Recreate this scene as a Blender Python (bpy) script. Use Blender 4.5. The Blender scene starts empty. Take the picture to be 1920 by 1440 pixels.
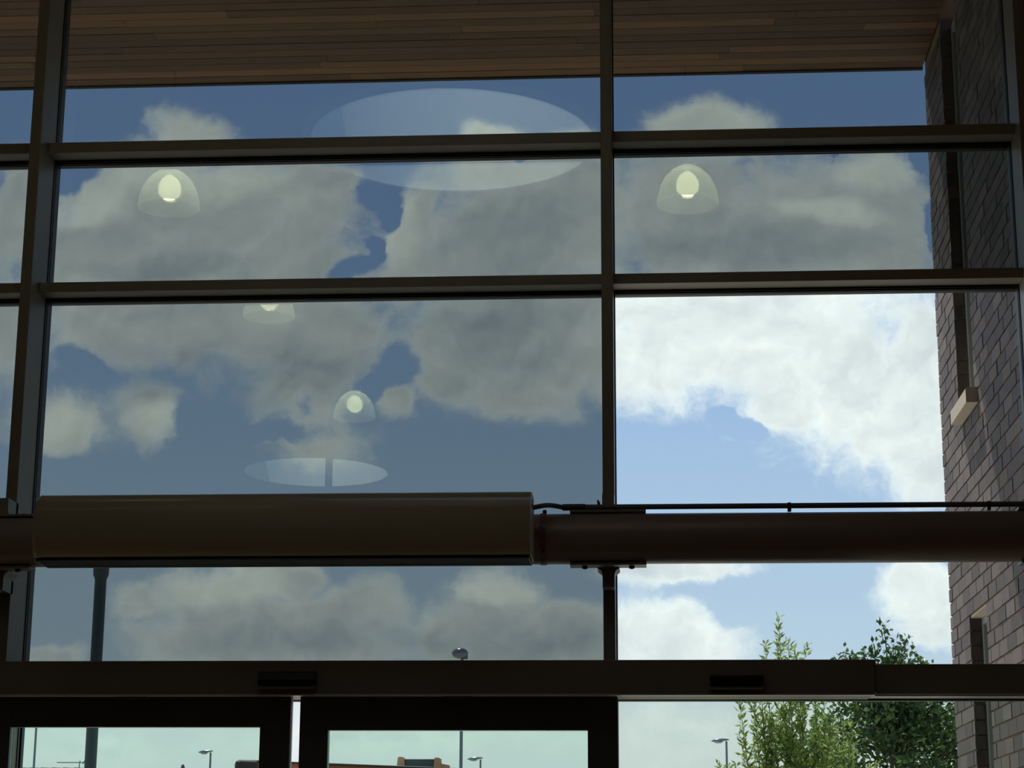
import bpy, bmesh, math, random
from mathutils import Vector, Matrix, noise
random.seed(7)
S = bpy.context.scene
COL = S.collection

# ------------------------------------------------------------------ camera
F = 3704.45                                  # focal length in pixels of a 1920 px wide frame
PITCH, YAW, ROLL = 0.24408, -0.069837, 0.0052917
CAM = Vector((0.0, 0.0, 1.60))
_fw = Vector((math.sin(YAW)*math.cos(PITCH), math.cos(YAW)*math.cos(PITCH), math.sin(PITCH)))
_r0 = Vector((math.cos(YAW), -math.sin(YAW), 0.0)); _u0 = _r0.cross(_fw)
_r = _r0*math.cos(ROLL)+_u0*math.sin(ROLL); _u = -_r0*math.sin(ROLL)+_u0*math.cos(ROLL)
cd = bpy.data.cameras.new('camera'); cam = bpy.data.objects.new('camera', cd); COL.objects.link(cam)
cd.sensor_width = 36.0; cd.lens = F/1920*36.0; cd.clip_start = 0.05; cd.clip_end = 2000
cam.matrix_world = Matrix(((_r.x,_u.x,-_fw.x,CAM.x),(_r.y,_u.y,-_fw.y,CAM.y),(_r.z,_u.z,-_fw.z,CAM.z),(0,0,0,1)))
S.camera = cam
def ray(px, py): return _fw + _r*((px-960)/F) - _u*((py-720)/F)
def PY(px, py, Y):                            # point of a pixel ray on the plane y = Y
    d = ray(px, py); return CAM + d*((Y-CAM.y)/d.y)
def PXp(px, py, X):
    d = ray(px, py); return CAM + d*((X-CAM.x)/d.x)
def PZp(px, py, Z):
    d = ray(px, py); return CAM + d*((Z-CAM.z)/d.z)

# ------------------------------------------------------------------ colour management
S.view_settings.view_transform = 'Standard'; S.view_settings.look = 'None'
S.view_settings.exposure = 0.0; S.view_settings.gamma = 1.0; S.view_settings.use_curve_mapping = False
S.cycles.max_bounces = 10; S.cycles.diffuse_bounces = 5; S.cycles.transparent_max_bounces = 16
S.cycles.sample_clamp_indirect = 6.0

# ------------------------------------------------------------------ sky
def build_world():
    w = bpy.data.worlds.new('sky'); S.world = w; w.use_nodes = True
    nt = w.node_tree; N = nt.nodes; L = nt.links; N.clear()
    out = N.new('ShaderNodeOutputWorld'); bg = N.new('ShaderNodeBackground'); L.new(bg.outputs[0], out.inputs[0])
    tc = N.new('ShaderNodeTexCoord'); sep = N.new('ShaderNodeSeparateXYZ'); L.new(tc.outputs['Generated'], sep.inputs[0])
    def M(op, a, b=None, c=None, clamp=False):
        n = N.new('ShaderNodeMath'); n.operation = op; n.use_clamp = clamp
        for i, v in enumerate((a, b, c)):
            if v is None: continue
            if isinstance(v, (int, float)): n.inputs[i].default_value = v
            else: L.new(v, n.inputs[i])
        return n.outputs[0]
    def mapr(v, a, b, c=0.0, d=1.0, smooth=True):
        n = N.new('ShaderNodeMapRange'); n.interpolation_type = 'SMOOTHSTEP' if smooth else 'LINEAR'
        L.new(v, n.inputs[0]); n.inputs[1].default_value = a; n.inputs[2].default_value = b
        n.inputs[3].default_value = c; n.inputs[4].default_value = d
        return n.outputs[0]
    def mix(f, a, b, t='MIX'):
        n = N.new('ShaderNodeMix'); n.data_type = 'RGBA'; n.blend_type = t
        if isinstance(f, (int, float)): n.inputs[0].default_value = f
        else: L.new(f, n.inputs[0])
        for s, v in ((6, a), (7, b)):
            if isinstance(v, tuple): n.inputs[s].default_value = v
            else: L.new(v, n.inputs[s])
        return n.outputs[2]
    def fbm(vec, scale, detail=8.0, rough=0.6, seed=0.0):
        n = N.new('ShaderNodeTexNoise'); n.noise_dimensions = '4D'; n.inputs['W'].default_value = seed
        n.inputs['Scale'].default_value = scale; n.inputs['Detail'].default_value = detail; n.inputs['Roughness'].default_value = rough
        L.new(vec, n.inputs['Vector']); return n
    # the sky on a plane ahead: u = x/y, v = z/y
    dy = M('MAXIMUM', sep.outputs[1], 0.06)
    comb = N.new('ShaderNodeCombineXYZ')
    L.new(M('DIVIDE', sep.outputs[0], dy), comb.inputs[0]); L.new(M('DIVIDE', sep.outputs[2], dy), comb.inputs[1])
    uv = comb.outputs[0]
    w1 = fbm(uv, 22.0, 5.0, 0.58, 1.3)
    sub = N.new('ShaderNodeVectorMath'); sub.operation = 'SUBTRACT'; L.new(w1.outputs['Color'], sub.inputs[0]); sub.inputs[1].default_value = (0.5, 0.5, 0.5)
    sc = N.new('ShaderNodeVectorMath'); sc.operation = 'MULTIPLY'; L.new(sub.outputs[0], sc.inputs[0]); sc.inputs[1].default_value = (0.040, 0.032, 0)
    ad = N.new('ShaderNodeVectorMath'); ad.operation = 'ADD'; L.new(uv, ad.inputs[0]); L.new(sc.outputs[0], ad.inputs[1])
    q = ad.outputs[0]
    prev = [None]
    def chain(v):                              # makes the blobs evaluate one after the other (the shader stack is short)
        n = N.new('ShaderNodeVectorMath'); n.operation = 'MULTIPLY_ADD'; L.new(v, n.inputs[0]); n.inputs[1].default_value = (1e-7, 0, 0); L.new(q, n.inputs[2])
        return n.outputs[0]
    def blobs(lst, smooth=0.25):
        acc = None
        for b in lst:
            cx, cy, rx, ry = b[:4]; rot = b[4] if len(b) > 4 else 0; wt = b[5] if len(b) > 5 else 1.0
            d = ray(cx, cy); u, v = d.x/d.y, d.z/d.y
            mp = N.new('ShaderNodeMapping'); mp.vector_type = 'TEXTURE'
            mp.inputs['Location'].default_value = (u, v, 0); mp.inputs['Rotation'].default_value = (0, 0, math.radians(rot))
            mp.inputs['Scale'].default_value = (rx/F, ry/F, 1)
            if acc is None: L.new(q if prev[0] is None else chain(prev[0]), mp.inputs['Vector'])
            else: L.new(chain(acc), mp.inputs['Vector'])
            ln = N.new('ShaderNodeVectorMath'); ln.operation = 'LENGTH'; L.new(mp.outputs[0], ln.inputs[0])
            f = M('MULTIPLY_ADD', ln.outputs['Value'], -wt, wt)
            acc = f if acc is None else M('SMOOTH_MAX', acc, f, smooth)
        prev[0] = acc
        return acc
    CLOUD = [ # x, y, rx, ry, rotation, weight in the photograph's pixels
        (345,262,80,62),(440,285,60,28),(300,330,150,90),(420,400,300,130),(190,460,150,140),(560,400,130,110),(30,400,60,130),(20,620,70,120),
        (925,262,75,38),(960,330,180,60),(960,440,230,140),(765,450,60,150,-12),(1080,400,120,150),
        (1318,240,110,62),(1385,260,70,50),(1290,390,190,140),(1500,400,230,130),(1655,370,95,120),(1600,470,170,90),
        (400,600,360,110),(580,700,130,130),(900,640,160,130),(1050,670,120,120),(970,740,120,60),(110,790,120,62),(270,770,75,70),(760,752,42,38),(660,620,90,60),
        (1400,600,360,160),(1640,740,230,150),(1210,690,140,95),(1740,860,110,90),(1480,760,90,70),
        (265,1138,62,36),(400,1130,120,62),(490,1100,75,70),(560,1180,170,75),(690,1145,105,62),(420,1200,190,60),
        (930,1130,72,75),(860,1190,90,60),(1050,1185,130,62),(960,1210,190,60),(90,1232,70,26),
        (1250,1062,160,30),(1215,1180,120,72),(1290,1220,120,62),(1725,1115,85,62),(1760,1160,70,50),(1700,1085,50,36),
        (280,490,300,110),(540,500,190,95),(600,345,110,55),(230,360,130,60),(900,500,240,90),(1090,310,90,70),(1010,570,200,80),(1350,470,250,80),(1650,480,110,70),
        (560,620,220,130),(250,610,230,80),(620,830,90,50,0,.5),(840,720,60,60),(1150,600,60,160),(1500,660,200,150),(1730,700,80,200),(560,1090,60,50),(560,1220,260,50),(1100,1225,160,50),
        (150,1400,160,40,0,.5),(700,1390,300,30,0,.5),(1260,1390,120,60,0,.5)]
    HOLE = [(135,332,55,36,20),(700,345,60,44,-20),(735,385,24,50,-12),(705,460,18,36,-10),(700,300,40,22),(750,690,60,50),(700,735,34,50,-25),(660,500,60,24,30),(1000,303,28,14),(1735,300,30,40),(1742,420,26,60),
        (160,685,80,32,-18),(345,785,70,34,-48),(1556,283,14,9),(575,760,34,40,0,.5),(470,820,200,26),(60,900,120,60),(1385,790,60,26,-25),(1380,1120,60,60),(1600,690,26,20,0,.4)]
    dens = blobs(CLOUD)
    hole = blobs(HOLE, 0.1)
    n1 = fbm(q, 44.0, 9.0, 0.68, 4.0)
    dens = M('SUBTRACT', M('SMOOTH_MIN', dens, 0.55, 0.2), M('MULTIPLY', M('MAXIMUM', hole, 0.0), 1.15))
    dens = M('ADD', dens, M('MULTIPLY', M('SUBTRACT', n1.outputs[0], 0.5), 1.5))
    # generic broken cloud for the rest of the sky
    n2 = fbm(tc.outputs['Generated'], 3.2, 8.0, 0.6, 2.0)
    gen = mapr(n2.outputs[0], 0.47, 0.62)
    alpha = mapr(dens, -0.27, 0.48)
    inwin = M('MULTIPLY', mapr(sep.outputs[1], 0.55, 0.75), mapr(M('ABSOLUTE', comb.outputs[0] if False else M('DIVIDE', sep.outputs[0], dy)), 0.42, 0.6, 1.0, 0.0))
    one = M('SUBTRACT', 1.0, inwin)
    alpha = M('ADD', M('MULTIPLY', alpha, inwin), M('MULTIPLY', gen, one))
    # thick cores are greyer than the edges and tops
    GREY = [(950,460,200,130),(960,640,210,140),(1420,460,330,70),(480,700,420,90),(640,1200,300,40),(1000,1200,200,50),(330,500,220,40)]
    LIGHT = [(330,270,130,80),(925,270,190,60),(1330,240,140,70),(1640,320,120,60),(180,380,120,60),(330,340,260,60),(740,400,60,130),(1550,390,120,30,-15),(110,800,110,60),(280,780,60,50),(440,1100,150,50),(930,1100,100,40)]
    BRIGHT = [(1400,640,440,210),(1720,1110,120,80),(1240,1170,170,110),(1660,760,260,200)]
    g = mapr(blobs(GREY, .2), -0.1, 0.7); l = mapr(blobs(LIGHT, .2), -0.1, 0.6); br = mapr(blobs(BRIGHT, .2), -0.1, 0.5)
    n3 = fbm(q, 17.0, 4.0, 0.5, 9.0)
    up = N.new('ShaderNodeVectorMath'); up.operation = 'ADD'; L.new(q, up.inputs[0]); up.inputs[1].default_value = (-0.003, 0.007, 0)
    n4 = fbm(up.outputs[0], 34.0, 3.0, 0.5, 4.0); n5 = fbm(q, 34.0, 3.0, 0.5, 4.0)
    relief = M('MULTIPLY', M('SUBTRACT', n5.outputs[0], n4.outputs[0]), 0.75)
    tone = M('ADD', 0.34, M('MULTIPLY', M('SUBTRACT', n3.outputs[0], 0.5), 0.5))
    tone = M('ADD', tone, relief); tone = M('ADD', tone, M('MULTIPLY', l, 0.34)); tone = M('ADD', tone, M('MULTIPLY', br, 0.12)); tone = M('SUBTRACT', tone, M('MULTIPLY', g, 0.22))
    tone = M('ADD', tone, M('MULTIPLY', mapr(dens, 0.1, 0.6, 1.0, 0.0), 0.26), clamp=True)
    cloud = mix(tone, (0.49,0.56,0.62,1), (1.26,1.32,1.22,1))
    # clear air: deep blue high up, white at the horizon
    el = N.new('ShaderNodeValToRGB'); L.new(sep.outputs[2], el.inputs[0])
    cr = el.color_ramp; cr.elements[0].position = 0.0; cr.elements[0].color = (0.80,0.83,0.84,1)
    cr.elements[1].position = 1.0; cr.elements[1].color = (0.16,0.30,0.62,1)
    for p, c in ((0.078,(0.76,0.82,0.84,1)),(0.107,(0.53,0.68,0.82,1)),(0.20,(0.42,0.59,0.82,1)),(0.30,(0.29,0.46,0.78,1)),(0.40,(0.25,0.42,0.78,1))):
        e = cr.elements.new(p); e.color = c
    haze = mapr(sep.outputs[2], 0.05, 0.115, 0.45, 1.0)
    sky = mix(M('MULTIPLY', alpha, haze), el.outputs[0], cloud)
    gnd = mapr(sep.outputs[2], -0.02, 0.0)
    sky = mix(gnd, (0.25,0.25,0.23,1), sky)
    L.new(sky, bg.inputs[0]); bg.inputs[1].default_value = 1.0
    w.cycles.sampling_method = 'MANUAL'; w.cycles.sample_map_resolution = 512
build_world()

SUN_TO = Vector((-0.30, 1.0, 1.65)).normalized()
ld = bpy.data.lights.new('sun', 'SUN'); ld.energy = 5.0; ld.angle = math.radians(0.53); ld.color = (1.0, 0.93, 0.82)
lo = bpy.data.objects.new('sun', ld); COL.objects.link(lo); lo.location = (-10, 60, 100)
lo.rotation_euler = SUN_TO.to_track_quat('Z', 'Y').to_euler()

# ------------------------------------------------------------------ materials
def nmat(name):
    m = bpy.data.materials.new(name); m.use_nodes = True
    return m, m.node_tree.nodes, m.node_tree.links, m.node_tree.nodes['Principled BSDF']
def paint(name, col, rough=0.5, metal=0.0, var=0.06, nscale=14.0, bump=0.0, stretch=None):
    m, N, L, b = nmat(name)
    b.inputs['Roughness'].default_value = rough; b.inputs['Metallic'].default_value = metal
    tc = N.new('ShaderNodeTexCoord'); nz = N.new('ShaderNodeTexNoise'); nz.inputs['Scale'].default_value = nscale; nz.inputs['Detail'].default_value = 5
    if stretch:
        mp = N.new('ShaderNodeMapping'); mp.inputs['Scale'].default_value = stretch; L.new(tc.outputs['Object'], mp.inputs[0]); L.new(mp.outputs[0], nz.inputs['Vector'])
    else: L.new(tc.outputs['Object'], nz.inputs['Vector'])
    mx = N.new('ShaderNodeMix'); mx.data_type = 'RGBA'; L.new(nz.outputs[0], mx.inputs[0])
    mx.inputs[6].default_value = tuple(max(0, c*(1-var)) for c in col)+(1,); mx.inputs[7].default_value = tuple(min(1, c*(1+var)) for c in col)+(1,)
    L.new(mx.outputs[2], b.inputs['Base Color'])
    if bump:
        bp = N.new('ShaderNodeBump'); bp.inputs['Strength'].default_value = bump; bp.inputs['Distance'].default_value = 0.01
        L.new(nz.outputs[0], bp.inputs['Height']); L.new(bp.outputs[0], b.inputs['Normal'])
    return m
def glass(name, tint, r0=0.045, boost=1.0, wavy=0.0):
    m = bpy.data.materials.new(name); m.use_nodes = True; N = m.node_tree.nodes; L = m.node_tree.links; N.clear()
    out = N.new('ShaderNodeOutputMaterial'); mx = N.new('ShaderNodeMixShader'); L.new(mx.outputs[0], out.inputs[0])
    tr = N.new('ShaderNodeBsdfTransparent'); tr.inputs[0].default_value = tuple(math.sqrt(c) for c in tint)+(1,)
    gl = N.new('ShaderNodeBsdfGlossy'); gl.inputs['Roughness'].default_value = 0.0; gl.inputs[0].default_value = (0.88, 1.0, 0.95, 1)
    ge = N.new('ShaderNodeNewGeometry'); dt = N.new('ShaderNodeVectorMath'); dt.operation = 'DOT_PRODUCT'
    L.new(ge.outputs['Normal'], dt.inputs[0]); L.new(ge.outputs['Incoming'], dt.inputs[1])
    def M(op, a, b=None):
        n = N.new('ShaderNodeMath'); n.operation = op
        for i, v in enumerate((a, b)):
            if v is None: continue
            if isinstance(v, (int, float)): n.inputs[i].default_value = v
            else: L.new(v, n.inputs[i])
        return n.outputs[0]
    c = M('ABSOLUTE', dt.outputs['Value']); p5 = M('POWER', M('SUBTRACT', 1.0, c), 5.0)
    fac = M('MINIMUM', M('MULTIPLY', M('ADD', M('MULTIPLY', p5, 1-r0), r0), boost), 1.0)
    L.new(fac, mx.inputs[0]); L.new(tr.outputs[0], mx.inputs[1]); L.new(gl.outputs[0], mx.inputs[2])
    if wavy:
        nz = N.new('ShaderNodeTexNoise'); nz.inputs['Scale'].default_value = 1.6; nz.inputs['Detail'].default_value = 1
        tc = N.new('ShaderNodeTexCoord'); L.new(tc.outputs['Object'], nz.inputs['Vector'])
        bp = N.new('ShaderNodeBump'); bp.inputs['Strength'].default_value = wavy; bp.inputs['Distance'].default_value = 0.002
        L.new(nz.outputs[0], bp.inputs['Height']); L.new(bp.outputs[0], gl.inputs['Normal'])
    return m
MAT = {}
MAT['frame'] = paint('frame paint', (0.275,0.24,0.18), 0.45, 0.0, 0.05)
MAT['gasket'] = paint('black gasket rubber', (0.012,0.012,0.014), 0.5)
MAT['bead'] = paint('glazing bead metal', (0.22,0.22,0.22), 0.35, 0.3)
MAT['tinted'] = glass('solar tinted glass', (0.30,0.332,0.325), 0.05, 1.9)
MAT['clear'] = glass('clear glass', (0.93,0.97,0.97), 0.045, 0.6)
MAT['green'] = glass('greenish door glass', (0.62,0.80,0.715), 0.045, 0.6)
MAT['lower'] = glass('pale grey lower glass', (0.74,0.83,0.78), 0.045, 0.6)
MAT['door'] = paint('dark door paint', (0.085,0.085,0.085), 0.45)
MAT['operator'] = paint('door operator cover', (0.24,0.215,0.185), 0.5)
MAT['alu'] = paint('brushed aluminium', (0.50,0.49,0.45), 0.4, 0.2, 0.05, 60, 0, (1,30,30))
MAT['sensor'] = paint('black sensor plastic', (0.006,0.006,0.006), 0.25)
MAT['heater'] = paint('cream enamel casing', (0.41,0.35,0.235), 0.24, 0.0, 0.03)
MAT['heater_end'] = paint('white end plate', (0.85,0.84,0.85), 0.4)
MAT['louvre'] = paint('dark louvre metal', (0.05,0.046,0.04), 0.35, 0.4)
MAT['pipe'] = paint('red brown painted steel', (0.27,0.205,0.165), 0.38, 0.0, 0.05)
MAT['clamp'] = paint('red oxide strap', (0.25,0.09,0.08), 0.5)
MAT['clip'] = paint('pale clip metal', (0.6,0.55,0.5), 0.35, 0.5)
MAT['conduit'] = paint('grey conduit plastic', (0.14,0.135,0.14), 0.5)
MAT['bolt'] = paint('dark bolt steel', (0.04,0.04,0.045), 0.4, 0.6)
MAT['stone'] = paint('cream cast stone', (0.66,0.58,0.47), 0.85, 0, 0.1, 30, 0.2)
MAT['winframe'] = paint('pale window frame', (0.42,0.46,0.46), 0.4)
MAT['reveal_pane'] = glass('slot window glass', (0.05,0.06,0.06), 0.06, 1.5)
MAT['inner'] = paint('cream plaster', (0.30,0.25,0.18), 0.8, 0, 0.05, 4)
MAT['drum'] = paint('white plaster drum', (0.80,0.83,0.80), 0.8, 0, 0.02, 4)
MAT['floor'] = paint('brown floor tiles', (0.125,0.082,0.045), 0.45, 0, 0.2, 3)
MAT['red_wall'] = paint('dark red plaster', (0.36,0.07,0.05), 0.7, 0, 0.05, 4)
MAT['timber_wall'] = paint('warm timber lining', (0.30,0.17,0.08), 0.6, 0, 0.2, 5, 0, (1,1,8))
MAT['paving'] = paint('pale paving', (0.38,0.365,0.31), 0.85, 0, 0.12, 2.5, 0.1)
MAT['post'] = paint('dark green post paint', (0.028,0.045,0.045), 0.5)
MAT['galv'] = paint('weathered galvanised steel', (0.16,0.18,0.18), 0.45, 0.3)
MAT['lamp_shell'] = paint('silver grey lamp shell', (0.22,0.24,0.25), 0.22, 0.7)
MAT['lamp_lens'] = paint('dusty lamp lens', (0.30,0.32,0.33), 0.2)
MAT['bark'] = paint('grey brown bark', (0.10,0.085,0.065), 0.9, 0, 0.3, 20, 0.3)
MAT['fascia'] = paint('brown fascia', (0.035,0.018,0.012), 0.7)
MAT['tiles'] = paint('grey roof tiles', (0.10,0.09,0.085), 0.8, 0, 0.25, 6)
MAT['terracotta'] = paint('terracotta', (0.42,0.20,0.11), 0.8, 0, 0.15, 8)
MAT['white_edge'] = paint('white coping', (0.8,0.8,0.78), 0.7)  # stands for the bright halo on the distant roof edge
MAT['slate'] = paint('dark slates', (0.05,0.055,0.05), 0.7)

def leaf_mat(name, a, b, trans=0.5):
    m = bpy.data.materials.new(name); m.use_nodes = True; N = m.node_tree.nodes; L = m.node_tree.links; N.clear()
    out = N.new('ShaderNodeOutputMaterial'); ge = N.new('ShaderNodeNewGeometry'); mx = N.new('ShaderNodeMix'); mx.data_type = 'RGBA'
    L.new(ge.outputs['Random Per Island'], mx.inputs[0]); mx.inputs[6].default_value = a+(1,); mx.inputs[7].default_value = b+(1,)
    d = N.new('ShaderNodeBsdfPrincipled'); d.inputs['Roughness'].default_value = 0.45; L.new(mx.outputs[2], d.inputs['Base Color'])
    t = N.new('ShaderNodeBsdfTranslucent'); L.new(mx.outputs[2], t.inputs[0]); ms = N.new('ShaderNodeMixShader'); ms.inputs[0].default_value = trans
    L.new(d.outputs[0], ms.inputs[1]); L.new(t.outputs[0], ms.inputs[2]); L.new(ms.outputs[0], out.inputs[0]); return m
MAT['leaf_light'] = leaf_mat('long pale leaves', (0.17,0.27,0.055), (0.36,0.46,0.13), 0.5)
MAT['leaf_dark'] = leaf_mat('dark green leaves', (0.018,0.045,0.016), (0.13,0.22,0.05), 0.35)

def brick_mat(name, c1, c2, c3):
    m, N, L, b = nmat(name); ge = N.new('ShaderNodeNewGeometry'); cr = N.new('ShaderNodeValToRGB'); L.new(ge.outputs['Random Per Island'], cr.inputs[0])
    cr.color_ramp.elements[0].color = c1+(1,); cr.color_ramp.elements[1].color = c2+(1,); e = cr.color_ramp.elements.new(0.55); e.color = c3+(1,)
    tc = N.new('ShaderNodeTexCoord'); nz = N.new('ShaderNodeTexNoise'); nz.inputs['Scale'].default_value = 40; nz.inputs['Detail'].default_value = 6; L.new(tc.outputs['Object'], nz.inputs['Vector'])
    mx = N.new('ShaderNodeMix'); mx.data_type = 'RGBA'; mx.blend_type = 'MULTIPLY'; mx.inputs[0].default_value = 0.5; L.new(cr.outputs[0], mx.inputs[6]); L.new(nz.outputs[0], mx.inputs[7])
    L.new(mx.outputs[2], b.inputs['Base Color']); b.inputs['Roughness'].default_value = 0.75
    bp = N.new('ShaderNodeBump'); bp.inputs['Strength'].default_value = 0.3; bp.inputs['Distance'].default_value = 0.003; L.new(nz.outputs[0], bp.inputs['Height']); L.new(bp.outputs[0], b.inputs['Normal'])
    return m
MAT['brick'] = brick_mat('purple grey brick', (0.125,0.10,0.10), (0.27,0.215,0.205), (0.17,0.132,0.13))
MAT['mortar'] = paint('buff mortar', (0.36,0.23,0.15), 0.95, 0, 0.15, 30)
MAT['red_brick'] = brick_mat('red brick', (0.30,0.10,0.045), (0.50,0.20,0.09), (0.40,0.14,0.06))

def board_mat():
    m, N, L, b = nmat('stained timber boards'); ge = N.new('ShaderNodeNewGeometry'); cr = N.new('ShaderNodeValToRGB'); L.new(ge.outputs['Random Per Island'], cr.inputs[0])
    cr.color_ramp.elements[0].color = (0.15,0.065,0.028,1); cr.color_ramp.elements[1].color = (0.36,0.17,0.07,1); e = cr.color_ramp.elements.new(0.6); e.color = (0.215,0.10,0.042,1)
    tc = N.new('ShaderNodeTexCoord'); mp = N.new('ShaderNodeMapping'); mp.inputs['Scale'].default_value = (1.2,22,22); L.new(tc.outputs['Object'], mp.inputs[0])
    nz = N.new('ShaderNodeTexNoise'); nz.inputs['Scale'].default_value = 3; nz.inputs['Detail'].default_value = 6; L.new(mp.outputs[0], nz.inputs['Vector'])
    mx = N.new('ShaderNodeMix'); mx.data_type = 'RGBA'; mx.blend_type = 'OVERLAY'; mx.inputs[0].default_value = 0.6; L.new(cr.outputs[0], mx.inputs[6]); L.new(nz.outputs[0], mx.inputs[7])
    L.new(mx.outputs[2], b.inputs['Base Color']); b.inputs['Roughness'].default_value = 0.6; return m
MAT['boards'] = board_mat()

def emit(name, col, s):
    m = bpy.data.materials.new(name); m.use_nodes = True; N = m.node_tree.nodes; L = m.node_tree.links; N.clear()
    o = N.new('ShaderNodeOutputMaterial'); e = N.new('ShaderNodeEmission'); e.inputs[0].default_value = col+(1,); e.inputs[1].default_value = s; L.new(e.outputs[0], o.inputs[0]); return m
MAT['bulb'] = emit('warm lamp bulb', (1.0, 0.88, 0.50), 13.0)
def shade_mat():
    m = bpy.data.materials.new('prismatic acrylic'); m.use_nodes = True; N = m.node_tree.nodes; L = m.node_tree.links; N.clear()
    o = N.new('ShaderNodeOutputMaterial'); a = N.new('ShaderNodeBsdfTransparent'); a.inputs[0].default_value = (0.75,0.8,0.75,1)
    t = N.new('ShaderNodeBsdfTranslucent'); t.inputs[0].default_value = (0.85,0.9,0.85,1); d = N.new('ShaderNodeBsdfDiffuse'); d.inputs[0].default_value = (0.7,0.75,0.7,1)
    m1 = N.new('ShaderNodeMixShader'); m1.inputs[0].default_value = 0.4; L.new(t.outputs[0], m1.inputs[1]); L.new(d.outputs[0], m1.inputs[2])
    m2 = N.new('ShaderNodeMixShader'); m2.inputs[0].default_value = 0.7; L.new(a.outputs[0], m2.inputs[1]); L.new(m1.outputs[0], m2.inputs[2]); L.new(m2.outputs[0], o.inputs[0]); return m
MAT['shade'] = shade_mat()

# ------------------------------------------------------------------ helpers
class MB:
    def __init__(s): s.bm = bmesh.new()
    def box(s, x0, x1, y0, y1, z0, z1, bev=0.0):
        x0, x1 = min(x0,x1), max(x0,x1); y0, y1 = min(y0,y1), max(y0,y1); z0, z1 = min(z0,z1), max(z0,z1)
        r = bmesh.ops.create_cube(s.bm, size=1.0); vs = r['verts']
        for v in vs:
            v.co = Vector(((x0+x1)/2+v.co.x*(x1-x0), (y0+y1)/2+v.co.y*(y1-y0), (z0+z1)/2+v.co.z*(z1-z0)))
        if bev > 0:
            es = list({e for v in vs for e in v.link_edges})
            bmesh.ops.bevel(s.bm, geom=es, offset=bev, segments=2, affect='EDGES', profile=0.5)
        return s
    def prism(s, pts, axis, a, b):            # pts in the two other axes, extruded from a to b
        def mk(p, t):
            if axis == 'x': return Vector((t, p[0], p[1]))
            if axis == 'y': return Vector((p[0], t, p[1]))
            return Vector((p[0], p[1], t))
        v0 = [s.bm.verts.new(mk(p, a)) for p in pts]; v1 = [s.bm.verts.new(mk(p, b)) for p in pts]; n = len(pts)
        s.bm.faces.new(v0); s.bm.faces.new(v1[::-1])
        for i in range(n): s.bm.faces.new((v0[i], v1[i], v1[(i+1)%n], v0[(i+1)%n]))
        return s
    def tube(s, pts, rad, seg=16, caps=True):
        pts = [Vector(p) for p in pts]; n = len(pts); rings = []
        rads = rad if isinstance(rad, (list, tuple)) else [rad]*n
        up = Vector((0,0,1))
        for i, p in enumerate(pts):
            t = (pts[min(i+1,n-1)]-pts[max(i-1,0)]).normalized()
            ref = up if abs(t.dot(up)) < 0.95 else Vector((1,0,0))
            a = t.cross(ref).normalized(); b = a.cross(t)
            rings.append([s.bm.verts.new(p+(a*math.cos(k*2*math.pi/seg)+b*math.sin(k*2*math.pi/seg))*rads[i]) for k in range(seg)])
        for i in range(n-1):
            for k in range(seg):
                s.bm.faces.new((rings[i][k], rings[i][(k+1)%seg], rings[i+1][(k+1)%seg], rings[i+1][k]))
        if caps: s.bm.faces.new(rings[0][::-1]); s.bm.faces.new(rings[-1])
        return s
    def lathe(s, prof, c=(0,0,0), seg=32, sx=1.0, sy=1.0, axis='z', caps=True):   # prof: (radius, height)
        c = Vector(c); rings = []
        for r, h in prof:
            ring = []
            for k in range(seg):
                a = k*2*math.pi/seg; p = Vector((r*math.cos(a)*sx, r*math.sin(a)*sy, h))
                if axis == 'y': p = Vector((p.x, p.z, p.y))
                if axis == 'x': p = Vector((p.z, p.x, p.y))
                ring.append(s.bm.verts.new(c+p))
            rings.append(ring)
        for i in range(len(rings)-1):
            for k in range(seg):
                s.bm.faces.new((rings[i][k], rings[i][(k+1)%seg], rings[i+1][(k+1)%seg], rings[i+1][k]))
        if caps and prof[0][0] > 1e-4: s.bm.faces.new(rings[0][::-1])
        if caps and prof[-1][0] > 1e-4: s.bm.faces.new(rings[-1])
        return s
    def build(s, name, mat, parent=None, smooth=False, kind=None, origin=None):
        bmesh.ops.remove_doubles(s.bm, verts=s.bm.verts, dist=1e-6)
        bmesh.ops.recalc_face_normals(s.bm, faces=s.bm.faces)
        if origin is not None and parent is None:
            for v in s.bm.verts: v.co -= Vector(origin)
        me = bpy.data.meshes.new(name); s.bm.to_mesh(me); s.bm.free()
        me.materials.append(MAT[mat] if isinstance(mat, str) else mat)
        if smooth:
            for p in me.polygons: p.use_smooth = True
            me.set_sharp_from_angle(angle=math.radians(35))
        o = bpy.data.objects.new(name, me); COL.objects.link(o)
        if origin is not None and parent is None: o.location = origin
        if parent is not None:
            o.parent = parent; o.matrix_parent_inverse = parent.matrix_basis.inverted()
        if kind: o['kind'] = kind
        return o
def tag(o, label=None, cat=None, group=None, kind=None):
    if label: o['label'] = label
    if cat: o['category'] = cat
    if group: o['group'] = group
    if kind: o['kind'] = kind
    return o
def empty(name, loc=(0,0,0)):
    o = bpy.data.objects.new(name, None); COL.objects.link(o); o.location = loc; return o

# ------------------------------------------------------------------ main planes
YF, YT, YG = 8.50, 8.625, 8.76          # mullion front, transom front, glass
HZ = CAM.z+4.75                          # ceiling and soffit level
XW = 1.69                                # outside brick wall plane
ROOM_X0, ROOM_X1, ROOM_Y0 = -8.2, 4.6, -10.5

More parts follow.
